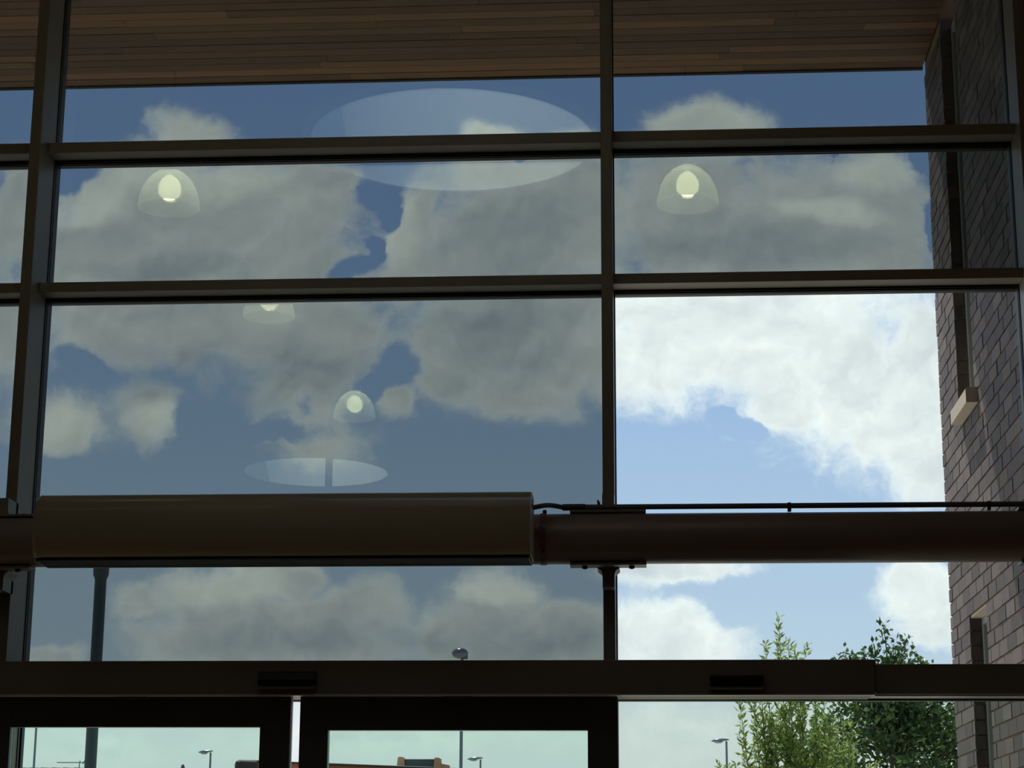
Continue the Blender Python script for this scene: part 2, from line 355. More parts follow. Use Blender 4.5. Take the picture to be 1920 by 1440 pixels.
# floor, ceiling with two round rooflight holes, walls
MB().box(ROOM_X0-.2, ROOM_X1+.2, ROOM_Y0-.2, YG+.06, -0.2, 0).build('floor', 'floor', kind='structure')
MB().box(-60, 60, YG+.06, 140, -0.25, -0.02).build('ground', 'paving', kind='structure')
def virt(px, py, h):                          # real place of a mirrored thing at height h above the camera
    d = ray(px, py); t = h/d.z; p = CAM+d*t; return Vector((p.x, 2*(YG-.008)-p.y, p.z))
LIGHTS = []
for cx_, cy_, w_ in ((850, 268, 530), (593, 886, 267)):
    a_, b_ = virt(cx_-w_/2, cy_, 4.72), virt(cx_+w_/2, cy_, 4.72); c_ = (a_+b_)/2; LIGHTS.append((c_.x, c_.y, (b_-a_).length/2))
print('lights', LIGHTS)
def ceiling():
    m = MB(); bm = m.bm; x0, x1, y0, y1 = ROOM_X0-.2, ROOM_X1+.2, ROOM_Y0-.2, YG+.05
    rows = [(y0, 0.0, LIGHTS[1]), (0.0, y1, LIGHTS[0])]
    for a, b, (cx, cy, r) in rows:
        seg = 64; S_ = 1.4
        inner = [(cx+r*math.cos(k*2*math.pi/seg), cy+r*math.sin(k*2*math.pi/seg)) for k in range(seg)]
        def sq(k):
            t = k*2*math.pi/seg; c, s = math.cos(t), math.sin(t); q = S_/max(abs(c), abs(s)); return (cx+c*q, cy+s*q)
        for z in (HZ, HZ+0.35):
            iv = [bm.verts.new((p[0], p[1], z)) for p in inner]; ov = [bm.verts.new((*sq(k), z)) for k in range(seg)]
            for k in range(seg): bm.faces.new((iv[k], iv[(k+1)%seg], ov[(k+1)%seg], ov[k]))
            for X0, X1, Y0, Y1 in ((x0, cx-S_, a, b), (cx+S_, x1, a, b), (cx-S_, cx+S_, a, cy-S_), (cx-S_, cx+S_, cy+S_, b)):
                bm.faces.new([bm.verts.new((X0,Y0,z)), bm.verts.new((X1,Y0,z)), bm.verts.new((X1,Y1,z)), bm.verts.new((X0,Y1,z))])
    m.build('ceiling', 'inner', kind='structure')
ceiling()
for i, (cx, cy, r) in enumerate(LIGHTS):
    seg = 64; m = MB()
    m.lathe([(r, HZ-0.03), (r, HZ+1.0), (r+0.07, HZ+1.0), (r+0.07, HZ-0.03), (r, HZ-0.03)], (cx, cy, 0), 64, caps=False)
    o = m.build('round_rooflight', 'drum', smooth=True, origin=(cx, cy, HZ))
    tag(o, ['large round rooflight drum mirrored in the top middle panes', 'smaller looking round rooflight mirrored just above the air curtain'][i], 'rooflight')
MB().box(ROOM_X0-.2, ROOM_X0, ROOM_Y0, YG+.05, 0, HZ).build('wall_left', 'timber_wall', kind='structure')
MB().box(ROOM_X1, ROOM_X1+.2, ROOM_Y0, YG+.05, 0, HZ).build('wall_right', 'red_wall', kind='structure')
MB().box(ROOM_X0, ROOM_X1, ROOM_Y0-.2, ROOM_Y0, 0, HZ).build('wall_back', 'timber_wall', kind='structure')

# ------------------------------------------------------------------ curtain wall
def avg_z(pts, Y): return sum(PY(x, y, Y).z for x, y in pts)/len(pts)
T1t = avg_z([(113,275),(1127,244),(1151,245.6),(1907,226)], YT); T1b = T1t-0.052
T2t = avg_z([(95,534),(1127,514),(1155,511.6),(1920,497.5)], YT); T2b = T2t-0.048
MW = 0.051
XL = PY(74, 297, YF).x - MW             # left mullion, left edge
XC = PY(1128, 600, YF).x
XR = PY(1911, 222, YF).x
HB0 = CAM.z+0.762; HB1 = avg_z([(1700,1246.5),(1910,1245)], YT)
print('z', T1t, T2t, HB0, HB1, 'x', XL, XC, XR)
mull = [XL-2.47, XL, XC, XR]
TOP = HZ
def mullion(x, n, x2=None):
    e = MB(); e.box(x, (x2 or x+MW), YF, YG-0.03, 0.0, TOP-0.001, 0.003)
    o = e.build('trim_%d' % n, 'frame', kind='structure')
    g = MB(); g.box(x-0.004, (x2 or x+MW)+0.004, YG-0.03, YG-0.012, 0, TOP-.001); g.build('gasket', 'gasket', o)
    c = MB(); c.box(x-0.006, (x2 or x+MW)+0.006, YG+0.012, YG+0.05, 0, TOP-.001); c.build('outer_cap', 'gasket', o)
    return o
tn = 1
for x in mull: 
    mullion(x, tn); tn += 1
# far right end: a wide painted closing panel beside the last mullion
MB().box(XR+MW, ROOM_X1, YF+.02, YG+.05, 0, TOP-.001).build('wall_front', MAT['clamp'], kind='structure')
MB().box(ROOM_X0, mull[0]-2.4, YF+.02, YG+.05, 0, TOP-.001).build('wall_front_left', MAT['inner'], kind='structure')
bays = [(mull[0]-2.4, mull[0]), (mull[0]+MW, mull[1]), (mull[1]+MW, mull[2]), (mull[2]+MW, mull[3])]
def transom(x0, x1, z0, z1, n):
    o = MB().box(x0, x1, YT, YG-0.03, z0, z1, 0.002).build('trim_%d' % n, 'frame', kind='structure')
    MB().box(x0, x1, YG-0.03, YG-0.026, z0-0.010, z1+0.002).box(x0, x1, YG-0.018, YG-0.012, z0-0.016, z1+0.002).build('gasket', 'gasket', o)
    MB().box(x0+0.01, x1-0.01, YG-0.026, YG-0.018, z0-0.008, z1).build('glazing_bead', 'bead', o)
    MB().box(x0, x1, YG+0.012, YG+0.05, z0-0.012, z1+0.004).build('outer_cap', 'gasket', o)
for x0, x1 in bays:
    transom(x0, x1, T1b, T1t, tn); tn += 1
    transom(x0, x1, T2b, T2t, tn); tn += 1
# glazing
wn = 1
def window(x0, x1, z0, z1, mat):
    global wn
    fr = MB(); t = 0.006
    for a, b, c, d in ((x0-.004, x0+t, z0, z1), (x1-t, x1+.004, z0, z1), (x0, x1, z0-.004, z0+t), (x0, x1, z1-t, z1+.004)):
        fr.box(a, b, YG-0.0115, YG+0.0115, c, d)
    o = fr.build('window_%d' % wn, 'gasket', kind='structure'); wn += 1
    MB().box(x0+.002, x1-.002, YG-0.008, YG+0.008, z0+.002, z1-.002).build('glass_pane', mat, o)
for bi, (x0, x1) in enumerate(bays):
    right = bi == 3
    window(x0, x1, T1t, TOP-.01, 'tinted')
    window(x0, x1, T2t, T1b, 'tinted')
    window(x0, x1, HB1, T2b, 'clear' if right else 'tinted')
window(bays[3][0], bays[3][1], 0.12, HB0, 'lower')
window(bays[0][0], bays[0][1], 0.12, HB0, 'lower')
# head transom over the doors (its underside catches the daylight)
o = MB().box(bays[0][0], XR, YT-0.02, YG-0.01, HB0, HB1, 0.003).build('trim_%d' % tn, 'operator', kind='structure'); tn += 1
MB().box(bays[0][0], XR, YT+0.0, YG+0.03, HB0-0.006, HB0-0.001).build('frame_underside', 'alu', o)
MB().box(bays[0][0], XR, YG-0.004, YG+0.045, HB0-0.014, HB0-0.0065).build('gasket', 'gasket', o)
MB().box(mull[3]-bays[3][1]+XC+MW, XR, YG-.06, YG+.05, 0, 0.12).build('baseboard_front', 'frame', kind='structure')

# ------------------------------------------------------------------ sliding doors
YD0, YD1 = 8.40, 8.455
def leaf(n, px0, px1, s0, s1):
    # px0..px1 outer edges, s0..s1 clear glass edges, all read at the row y = 1400
    x0, x1, g0, g1 = (PY(p, 1400, YD0).x for p in (px0, px1, s0, s1))
    zt = HB0+0.03; zg = PY(850, 1369, YD0).z if n == 2 else PY(250, 1363, YD0).z
    e = empty('door_%d' % n, (x0, YD0, 0)); e['kind'] = 'structure'; 
    bpy.context.view_layer.update()
    MB().box(x0, g0, YD0, YD1, 0.02, zt, .002).build('stile', 'door', e)
    MB().box(g1, x1, YD0, YD1, 0.02, zt, .002).build('stile', 'door', e)
    MB().box(g0, g1, YD0+.001, YD1-.001, zg, zt).build('top_rail', 'door', e)
    MB().box(g0, g1, YD0+.001, YD1-.001, 0.02, 0.14).build('bottom_rail', 'door', e)
    MB().box(g0+.001, g1-.001, YD0+.02, YD0+.036, 0.141, zg-.001).build('glass_pane', 'green', e)
    MB().box(x1-.006, x1+.002, YD0+.02, YD1-.01, 0.03, zt-.06).build('edge_seal', 'bead' if n == 1 else 'gasket', e)
leaf(1, -62, 543, 17, 486)
leaf(2, 560.5, 1158, 614, 1102)

# door operator housing
YO = 8.30
zo1 = avg_z([(100,1237),(800,1238.5),(1600,1238)], YO); zo0 = avg_z([(100,1299),(800,1301),(1600,1301)], YO)
xo1 = PY(1641, 1270, YO).x; xo0 = mull[0]
op = MB().box(xo0, xo1, YO, YT-.021, zo0, zo1, 0.004).build('door_operator', 'operator', origin=(xo1, YO, zo0))
tag(op, 'long dark box housing the sliding door drive, above both doors', 'door operator')
bpy.context.view_layer.update()
MB().box(xo0, xo1-.001, YO-0.003, YO+0.05, zo0-0.008, zo0-0.0005, .001).build('bottom_lip', 'alu', op)
MB().box(xo1, xo1+0.003, YO+.003, YT-.03, zo0+.003, zo1-.003).build('end_plate', 'door', op)
for px in (250, 858):
    p = PY(px, 1306, YO+.05)
    MB().box(p.x-.065, p.x+.065, YO+.035, YO+.075, zo0-.018, zo0-.0085, .002).build('guide_block', 'louvre', op)

def sensor(px0, px1, py0, py1, label, rnd):
    a = PY(px0, py0, YO-.035); b = PY(px1, py1, YO-.035)
    prof = [(YO-.0005, a.z), (YO-.022, a.z-.001), (YO-.034, a.z-.008), (YO-.037, (a.z+b.z)/2), (YO-.032, b.z+.012), (YO-.02, b.z), (YO-.0005, b.z)]
    m = MB().prism(prof, 'x', a.x, b.x); 
    if rnd: 
        es = [e for e in m.bm.edges if abs((e.verts[0].co-e.verts[1].co).x) < 1e-6 and e.verts[0].co.y < YO-.01 and e.verts[1].co.y < YO-.01]
        bmesh.ops.bevel(m.bm, geom=es, offset=0.006, segments=2, affect='EDGES')
    o = m.build('motion_sensor', 'sensor', origin=((a.x+b.x)/2, YO, b.z)); tag(o, label, 'sensor', 'door motion sensors')
    bpy.context.view_layer.update()
    MB().box(a.x+.004, b.x-.004, YO-.0335, YO-.031, b.z+.006, b.z+.009).build('lens_strip', 'louvre', o)
sensor(483, 591, 1258, 1291, 'black rounded sensor on the door operator, over the gap between the doors', True)
sensor(1331, 1432, 1265, 1292, 'black square-cornered sensor near the right end of the door operator', False)

# ------------------------------------------------------------------ horizontal steel pipe with its brackets
YP = 8.36; RP = 0.1015
zp = CAM.z + (PY(1300, 962, YP).z+PY(1300, 1057, YP).z)/2 - CAM.z
RP = (PY(1300, 962, YP).z-PY(1300, 1057, YP).z)/2*0.988
print('pipe', zp, RP)
pp = MB().tube([(ROOM_X0+.01, YP, zp), (ROOM_X1-.01, YP, zp)], RP, 48).build('steel_pipe', 'pipe', smooth=True, origin=(XC, YP, zp))
tag(pp, 'thick red-brown painted steel tube running across the glazing', 'pipe')
bpy.context.view_layer.update()
def bracket(x, label):
    # top and bottom flanges clamped to the tube and welded to the mullion
    e = empty('pipe_bracket', (x+MW/2, YF, zp)); bpy.context.view_layer.update(); tag(e, label, 'bracket', 'tube brackets on the mullions')
    xc = x+MW/2; w = 0.162
    for s in (-1, 1):
        z = zp+s*(RP+0.006)
        MB().box(xc-w, xc+w, YP-0.045, YP+0.045, z-0.005, z+0.005, .001).build('flange_plate', 'frame', e)
        zz = z-s*0.005
        for bx in (-.1, .1):
            MB().lathe([(0.012, z+s*0.004), (0.012, z+s*0.015), (0.006, z+s*0.018)], (xc+bx, YP+(0.024 if s > 0 else -0.01), 0), 6).build('bolt', 'bolt', e)
        pts = [(xc-MW/2, z+s*.09), (xc-MW/2, z+s*.035), (xc-MW/2-.006, z+s*.018), (xc-MW/2-.022, z+s*.006), (xc+MW/2+.022, z+s*.006), (xc+MW/2+.006, z+s*.018), (xc+MW/2, z+s*.035), (xc+MW/2, z+s*.09)]
        MB().prism(pts, 'y', YP+0.03, YF+0.03).build('web', 'frame', e)
bracket(mull[1], 'bolted bracket holding the tube at the left mullion, beside the air curtain')
bracket(mull[2], 'bolted bracket holding the tube at the middle mullion, right of the air curtain')
bracket(mull[3], 'bolted bracket holding the tube at the far right mullion')
# strap round the tube next to the air curtain
xs = PY(1020, 1010, YP-RP).x
st = MB().lathe([(RP+.0005, xs-.02), (RP+.0035, xs-.02), (RP+.0035, xs+.006), (RP+.0005, xs+.006), (RP+.0005, xs-.02)], (0, YP, zp), 48, axis='x', caps=False).build('strap', 'clamp', pp, smooth=True)
st['label'] = 'dark red strap'; bpy.context.view_layer.update()
MB().lathe([(0.004,0),(0.009,0.003),(0.009,0.012),(0.004,0.016)], (xs-.002, YP-.02, zp+RP), 12).build('bolt', 'bolt', st)
MB().lathe([(0.006,0),(0.009,-0.006),(0.004,-0.012)], (xs-.006, YP-RP*.82, zp-RP*.58), 12).build('bolt', 'bolt', st)
MB().box(xs-.008, xs+.008, YP-RP-.006, YP-RP+.004, zp+.032, zp+.042, .001).build('buckle', 'clip', st)

# conduit on saddles above the tube
YC = YP-0.02
zc = PY(1600, 954, YC).z; xa = PY(1060, 963, YC).x
zc0 = zp+RP+0.0265
cond = MB().tube([(xa, YC, zc0), (ROOM_X1-.012, YC, zc0)], 0.0118, 16).build('conduit', 'conduit', smooth=True, origin=(xa, YC, zc0))
tag(cond, 'thin grey conduit running above the steel tube', 'conduit'); bpy.context.view_layer.update()
MB().tube([(xa-.012, YC, zc0), (xa+.085, YC, zc0)], 0.0145, 16).build('gland', 'louvre', cond, smooth=True)
for px in (1480, 1854):
    x = PY(px, 955, YC).x
    MB().box(x-.008, x+.008, YC-.012, YC+.012, zp+RP+.0012, zc0-.006, .002).tube([(x-.007, YC, zc0), (x+.007, YC, zc0)], 0.0145, 16).build('saddle', 'louvre', cond)
x = PY(1122, 950, YC).x
MB().prism([(x-.004, zc0), (x+.012, zc0), (x+.006, zc0+.02), (x+.0005, zc0+.03), (x-.005, zc0+.03)], 'y', YC-.008, YC+.004).build('hook', 'louvre', cond)
# power cable from the air curtain to the conduit
YH0, YH1 = 7.95, 8.185
def bez(a, b, c, d, n=14):
    a, b, c, d = (Vector(p) for p in (a, b, c, d)); return [a*(1-t)**3+b*3*t*(1-t)**2+c*3*t*t*(1-t)+d*t**3 for t in [i/n for i in range(n+1)]]
pa = PY(996, 952, 8.12); pa.x = PY(993, 1000, 7.95).x+.0046
cb = MB().tube(bez(pa, pa+Vector((.05,0,.012)), (xa-.07, YC-.01, zc0+.012), (xa-.012, YC, zc0)), 0.0105, 14).build('power_cable', 'conduit', smooth=True, origin=pa)
tag(cb, 'short grey cable sagging from the air curtain end to the conduit', 'cable')

# ------------------------------------------------------------------ air curtain
hx0 = PY(57, 1000, YH0).x; hx1 = PY(993, 1000, YH0).x
zt = avg_z([(600,927),(900,924)], YH0+.10); zb = PY(500, 1040, YH0+.012).z
print('heater', hx0, hx1, zt, zb)
H_ = zt-zb
prof = []                                   # front profile from top back to bottom
prof += [(YH1, zt-.004), (YH1-.05, zt), (YH0+.085, zt-.001)]
for k in range(9):
    a = math.radians(90-k*10); prof.append((YH0+.075-.058*math.cos(a), zt-.052+.05*math.sin(a)))
prof += [(YH0+.012, zt-.070), (YH0+.006, zt-.074), (YH0+.0015, zt-.10), (YH0, zt-.14)]
for k in range(1, 10):
    a = math.radians(k*7); prof.append((YH0+.075*(1-math.cos(a)), zt-.15-.118*math.sin(a)/math.sin(math.radians(63))*((zt-.15-zb)/.118)))
yb = prof[-1][0]
prof_body = prof + [(yb+.004, zb), (YH1, zb-.003)]
hc = empty('air_curtain', ((hx0+hx1)/2, YH1, zb)); tag(hc, 'long cream over-door air curtain with rounded front, fixed before the tube', 'air curtain')
bpy.context.view_layer.update()
MB().prism(prof_body, 'x', hx0+.02, hx1).build('casing', 'heater', hc, smooth=True)
# left end, slightly rounded off
pe = [(YH0+(y-YH0)*0.93+.010, zb+(z-zb)*0.955+.003) for y, z in prof_body]
m = MB(); A = [m.bm.verts.new((hx0+.02, y, z)) for y, z in prof_body]; B = [m.bm.verts.new((hx0+.004, y, z)) for y, z in pe]; n = len(A)
for i in range(n): m.bm.faces.new((A[i], A[(i+1)%n], B[(i+1)%n], B[i]))
m.bm.faces.new(B)
m.build('end_cap', 'heater', hc, smooth=True)
# right end plate, set in a little
er = [(YH0+.004+(y-YH0)*0.99, zb+.002+(z-zb)*0.99) for y, z in prof_body]
MB().prism(er, 'x', hx1-.004, hx1+.004).build('end_plate', 'heater_end', hc)
for dz in (.04, .054): MB().lathe([(0.0045, hx1+.003), (0.0045, hx1+.008)], (0, YH0+.075, zt-dz), 10, axis='x').build('screw', 'bolt', hc)
MB().prism([(YH1-.015, zt-.03), (YH1+.055, zt-.085), (YH1+.055, zp), (YH1-.015, zp)], 'x', hx1-.01, hx1+.002).build('mounting_plate', 'heater_end', hc)
MB().prism([(YH1-.015, zt-.03), (YH1+.055, zt-.085), (YH1+.055, zp), (YH1-.015, zp)], 'x', hx0+.02, hx0+.032).build('mounting_plate', 'heater_end', hc)
# discharge louvres under the casing
MB().box(hx0+.012, hx1-.003, yb+.006, YH1-.012, zb-.012, zb-.0035).build('grille_tray', 'sensor', hc)
for k in range(6):
    y = yb+.012+k*(YH1-.03-yb-.012)/5
    MB().box(hx0+.014, hx1-.006, y, y+.004, zb-.016, zb-.0125).build('louvre', 'louvre', hc)
MB().box(hx0+.014, hx1-.004, YH1-.014, YH1-.004, zb-.018, zb-.004, .001).build('bottom_edge', 'alu', hc)
for xx in (hx0+.012, hx1-.006):
    MB().box(xx, xx+.003, yb+.004, YH1-.004, zb-.018, zb-.003).build('side_lip', 'alu', hc)
for px in (133, 290, 449, 609, 772, 937):
    x = PY(px, 925, YH1-.05).x
    MB().lathe([(0.006, 0), (0.006, .002), (0.003, .005)], (x, YH1-.06, zt-.001), 10).build('screw', 'bolt', hc)
MB().box(hx0+.13, hx1-.12, YH1-.055, YH1-.02, zt-.001, zt+.003).build('top_strip', 'louvre', hc)

# ------------------------------------------------------------------ soffit of the overhanging roof
YS = PZp(1200, 138.5, HZ).y
print('soffit edge Y', YS, 'wall far', PXp(1755, 600, XW).y)
bw = 0.094
m = MB(); y = YG+.05; k = 0
while y < YS-1e-3:
    y1 = min(y+bw, YS)
    x = -14.0-random.random()*2
    while x < XW+.0:
        x1 = min(x+random.choice((1.8,2.4,2.7,3.3)), XW-.001)
        dz = random.uniform(0, .002)
        m.box(x, x1-.002, y+.0025, y1-.0025, HZ+dz, HZ+.018)
        x = x1
        if x >= XW-.01: break
    y = y1
sf = m.build('soffit', 'boards', kind='structure')
sf['label'] = 'stained timber board soffit under the overhanging roof outside the glazing'
MB().box(-15, XW-.002, YG+.051, YS-.001, HZ+.019, HZ+.30).build('soffit_backing', 'fascia', kind='structure').parent = sf
MB().box(-15, XW+.0, YS, YS+.03, HZ-.006, HZ+.34).build('fascia', 'fascia', sf)

# ------------------------------------------------------------------ brick wall outside, on the right
CH = 0.0775; BL = 0.232; J = 0.010
YE = PXp(1755, 600, XW).y
# slot windows: (far y, near y, z0, z1)
fy = PXp(1794.6, 700, XW).y; ny = PXp(1825.5, 700, XW).y
zs = PXp(1811, 736, XW-.055).z
zl = PXp(1814, 1156, XW).z
print('slot', fy, ny, zs, zl, 'edge', YE)
def snap(z): return round(z/CH)*CH
zs = snap(zs); zl = snap(zl)
slots = [(ny, fy, zs, HZ+.5), (ny, fy, 0.45, zl)]
def wall():
    back = MB(); yb0 = YG-.0
    y0w = YG-.02
    ys = [y0w, ny, fy, YE-.012]
    # mortar body with slots left open
    back.box(XW+.007, XW+.33, y0w, ny, 0, HZ+.9); back.box(XW+.007, XW+.33, fy+.03, YE-.01, 0, HZ+.9)
    back.box(XW+.007, XW+.33, ny, fy, 0, .45); back.box(XW+.007, XW+.33, ny, fy, zl, zs)
    o = back.build('wall_outside_right', 'mortar', kind='structure')
    o['label'] = 'purple-grey brick side wall outside the glazing at the right'
    bpy.context.view_layer.update()
    b = MB(); n = int((HZ+.0)/CH)
    for i in range(n):
        z0, z1 = i*CH+J/2, (i+1)*CH-J/2
        off = 0 if i % 2 else BL/2
        y = YE-off
        first = True
        while y > y0w:
            y1 = y-BL
            lo_, hi_ = max(y1, y0w)+J/2, y-J/2
            segs = [(lo_, hi_)]
            for (a, c, s0, s1) in slots:
                if z1 > s0 and z0 < s1:
                    ns = []
                    for p, q in segs:
                        if q <= a or p >= c: ns.append((p, q)); continue
                        if p < a-.03: ns.append((p, a))
                        if q > c+.03: ns.append((c, q))
                    segs = ns
            for p, q in segs:
                if q-p > .02:
                    j = random.uniform(-.0018, .0018)
                    b.box(XW+j, XW+.05, p, q, z0, z1)
            y = y1 if not (first and off) else YE-off-BL
            first = False
        if off: b.box(XW+random.uniform(-.002,.002), XW+.10, YE-off+J/2, YE-J/2+J/2, z0, z1)
    # returns inside the slot, far jamb
    for (a, c, s0, s1) in slots:
        z = math.ceil(s0/CH-.01)*CH
        i = 0
        while z < min(s1, HZ)-.02:
            xx = XW+.0505
            b.box(XW+.006, XW+.17, c+.0008+random.uniform(0,.001), c+.06, z+.0012, z+CH-.0012)
            z += CH; i += 1
    b.build('brickwork', 'brick', o)
    return o
wall_o = wall()
xf0 = XW*(fy/ny)-XW; xf0 = XW+xf0*0.70
def slot_window(n, z0, z1, label, sill):
    fr = MB()
    fr.box(xf0, xf0+.05, ny-.002, ny+.045, z0, z1, .002).box(xf0, xf0+.05, fy-.045, fy+.002, z0, z1, .002).box(xf0, xf0+.05, ny+.045, fy-.045, z0, z0+.05).box(xf0, xf0+.05, ny+.045, fy-.045, z1-.05, z1)
    o = fr.build('window_%d' % n, 'winframe', kind='structure'); o['label'] = label
    MB().box(xf0+.02, xf0+.03, ny+.043, fy-.043, z0+.04, z1-.04).build('glass_pane', 'reveal_pane', o)
    return o
w1 = slot_window(wn, zs, HZ-.05, 'tall narrow slot window high in the brick wall above the stone sill', True); wn += 1
w2 = slot_window(wn, 0.45, zl, 'tall narrow slot window low in the brick wall', False); wn += 1
# projecting stone sill
sy1 = PXp(1783, 795, XW-.058).y; sy0 = PXp(1811, 745, XW-.058).y
zt_ = zs+.012; 
MB().prism([(XW-.058, zt_-.078), (XW-.058, zt_-.006), (XW-.052, zt_), (XW+.10, zt_+.01), (XW+.10, zt_-.078)], 'y', sy0, sy1).build('window_sill', 'stone', w1)
# lintel underside of the lower slot
MB().box(XW+.008, XW+.074, ny+.001, fy-.001, zl-.012, zl-.0005).build('lintel_plate', 'stone', w2)
print('sill', sy0, sy1)

# ------------------------------------------------------------------ trees outside
def leaf(bm, p, d, n, L_, W_):
    d = d.normalized(); s = d.cross(n)
    if s.length < 1e-3: s = d.cross(Vector((1,0,0)))
    s.normalize(); n = s.cross(d)
    a = bm.verts.new(p); b = bm.verts.new(p+d*L_*.45+s*W_*.5+n*L_*.05); c = bm.verts.new(p+d*L_); e = bm.verts.new(p+d*L_*.45-s*W_*.5+n*L_*.05); f = bm.verts.new(p+d*L_*.5-n*L_*.04)
    bm.faces.new((a, b, f)); bm.faces.new((b, c, f)); bm.faces.new((a, f, e)); bm.faces.new((f, c, e))
def rv(r=1.0): return Vector((random.gauss(0,r), random.gauss(0,r), random.gauss(0,r)))
def fix_build(m, name, mat, parent):          # no merging of doubles, keeps every leaf an island
    me = bpy.data.meshes.new(name); m.bm.to_mesh(me); m.bm.free(); me.materials.append(MAT[mat])
    o = bpy.data.objects.new(name, me); COL.objects.link(o); o.parent = parent; o.matrix_parent_inverse = parent.matrix_basis.inverted(); return o
def stem_line(base, top, bend, n=12):
    base, top = Vector(base), Vector(top); mid = (base+top)/2+Vector(bend)
    return bez(base, base.lerp(mid, .6)+Vector((0,0,.1)), mid.lerp(top, .4), top, n)
def shrub():
    Y = 15.2; random.seed(21)
    base = PY(1500, 1440, Y); base.z = 0
    e = empty('leafy_shrub', base); tag(e, 'pale green long-leaved shrub with upright stems, left of the dark tree', 'shrub'); bpy.context.view_layer.update()
    stems = MB(); lv = MB()
    def shoot(path, r0, leafy_from=0.25, L_=.062, dens=1.0):
        n = len(path); stems.tube(path, [r0*(1-.85*i/(n-1)) for i in range(n)], 6)
        tot = sum((path[i+1]-path[i]).length for i in range(n-1)); cnt = int(tot*26*dens)
        for k in range(cnt):
            t = leafy_from+(1-leafy_from)*k/cnt; i = min(int(t*(n-1)), n-2); f = t*(n-1)-i
            p = path[i].lerp(path[i+1], f); ax = (path[i+1]-path[i]).normalized(); an = k*2.4+random.random()
            side = ax.orthogonal().normalized(); side.rotate(Matrix.Rotation(an, 3, ax))
            for _ in range(2):
                leaf(lv.bm, p+rv(.006), (ax*random.uniform(.3,1.2)+side+rv(.25)), rv(), L_*random.uniform(.6,1.15), L_*.34)
                side = -side
    # leading shoots whose tips show above the head transom
    for px, py in ((1459,1154),(1436,1204),(1478,1198),(1490,1210),(1424,1240),(1412,1290),(1500,1250),(1385,1300),(1545,1270),(1530,1235+20)):
        t = PY(px, py, Y+random.uniform(-.15,.15)); b = PY(1500+(px-1480)*.45, 1440, Y); b.z = random.uniform(0,.3)
        path = stem_line(b, t, (random.uniform(-.05,.05), random.uniform(-.1,.1), 0), 16); shoot(path, .012, .30, .066, 1.3)
        for k in range(7):
            i = random.randint(6, 13); p = path[i]; d = Vector((random.uniform(-.22,.22), random.uniform(-.2,.2), random.uniform(.2,.42)))
            if p.z+d.z > t.z-.06: d *= .5
            shoot([p, p+d*.35+rv(.01), p+d*.7+rv(.015), p+d], .005, .1, .062, 1.7)
    for k in range(30):
        px = random.uniform(1378, 1600); py = 1310+abs(px-1470)*.32+random.uniform(0,70)
        t = PY(px, py, Y+random.uniform(-.45,.45)); b = Vector((base.x+random.uniform(-.25,.25), Y+random.uniform(-.2,.2), 0))
        path = stem_line(b, t, (random.uniform(-.12,.12), random.uniform(-.1,.1), 0), 14); shoot(path, .010, .3, .060, 1.1)
        for j in range(6):
            i = random.randint(5, 12); p = path[i]; d = Vector((random.uniform(-.25,.25), random.uniform(-.25,.25), random.uniform(.12,.32)))
            shoot([p, p+d*.35+rv(.01), p+d*.7+rv(.015), p+d], .004, .1, .058, 1.6)
    for k in range(8):
        px = random.uniform(1345, 1400); t = PY(px, 1428+random.uniform(-8,30), Y+random.uniform(-.3,.3)); b = Vector((base.x-.25, Y, .2))
        shoot(stem_line(b, t, (-.1,0,0), 12), .006, .4, .055, 1.6)
    fix_build(stems, 'stems', 'bark', e); fix_build(lv, 'foliage', 'leaf_light', e)
shrub()
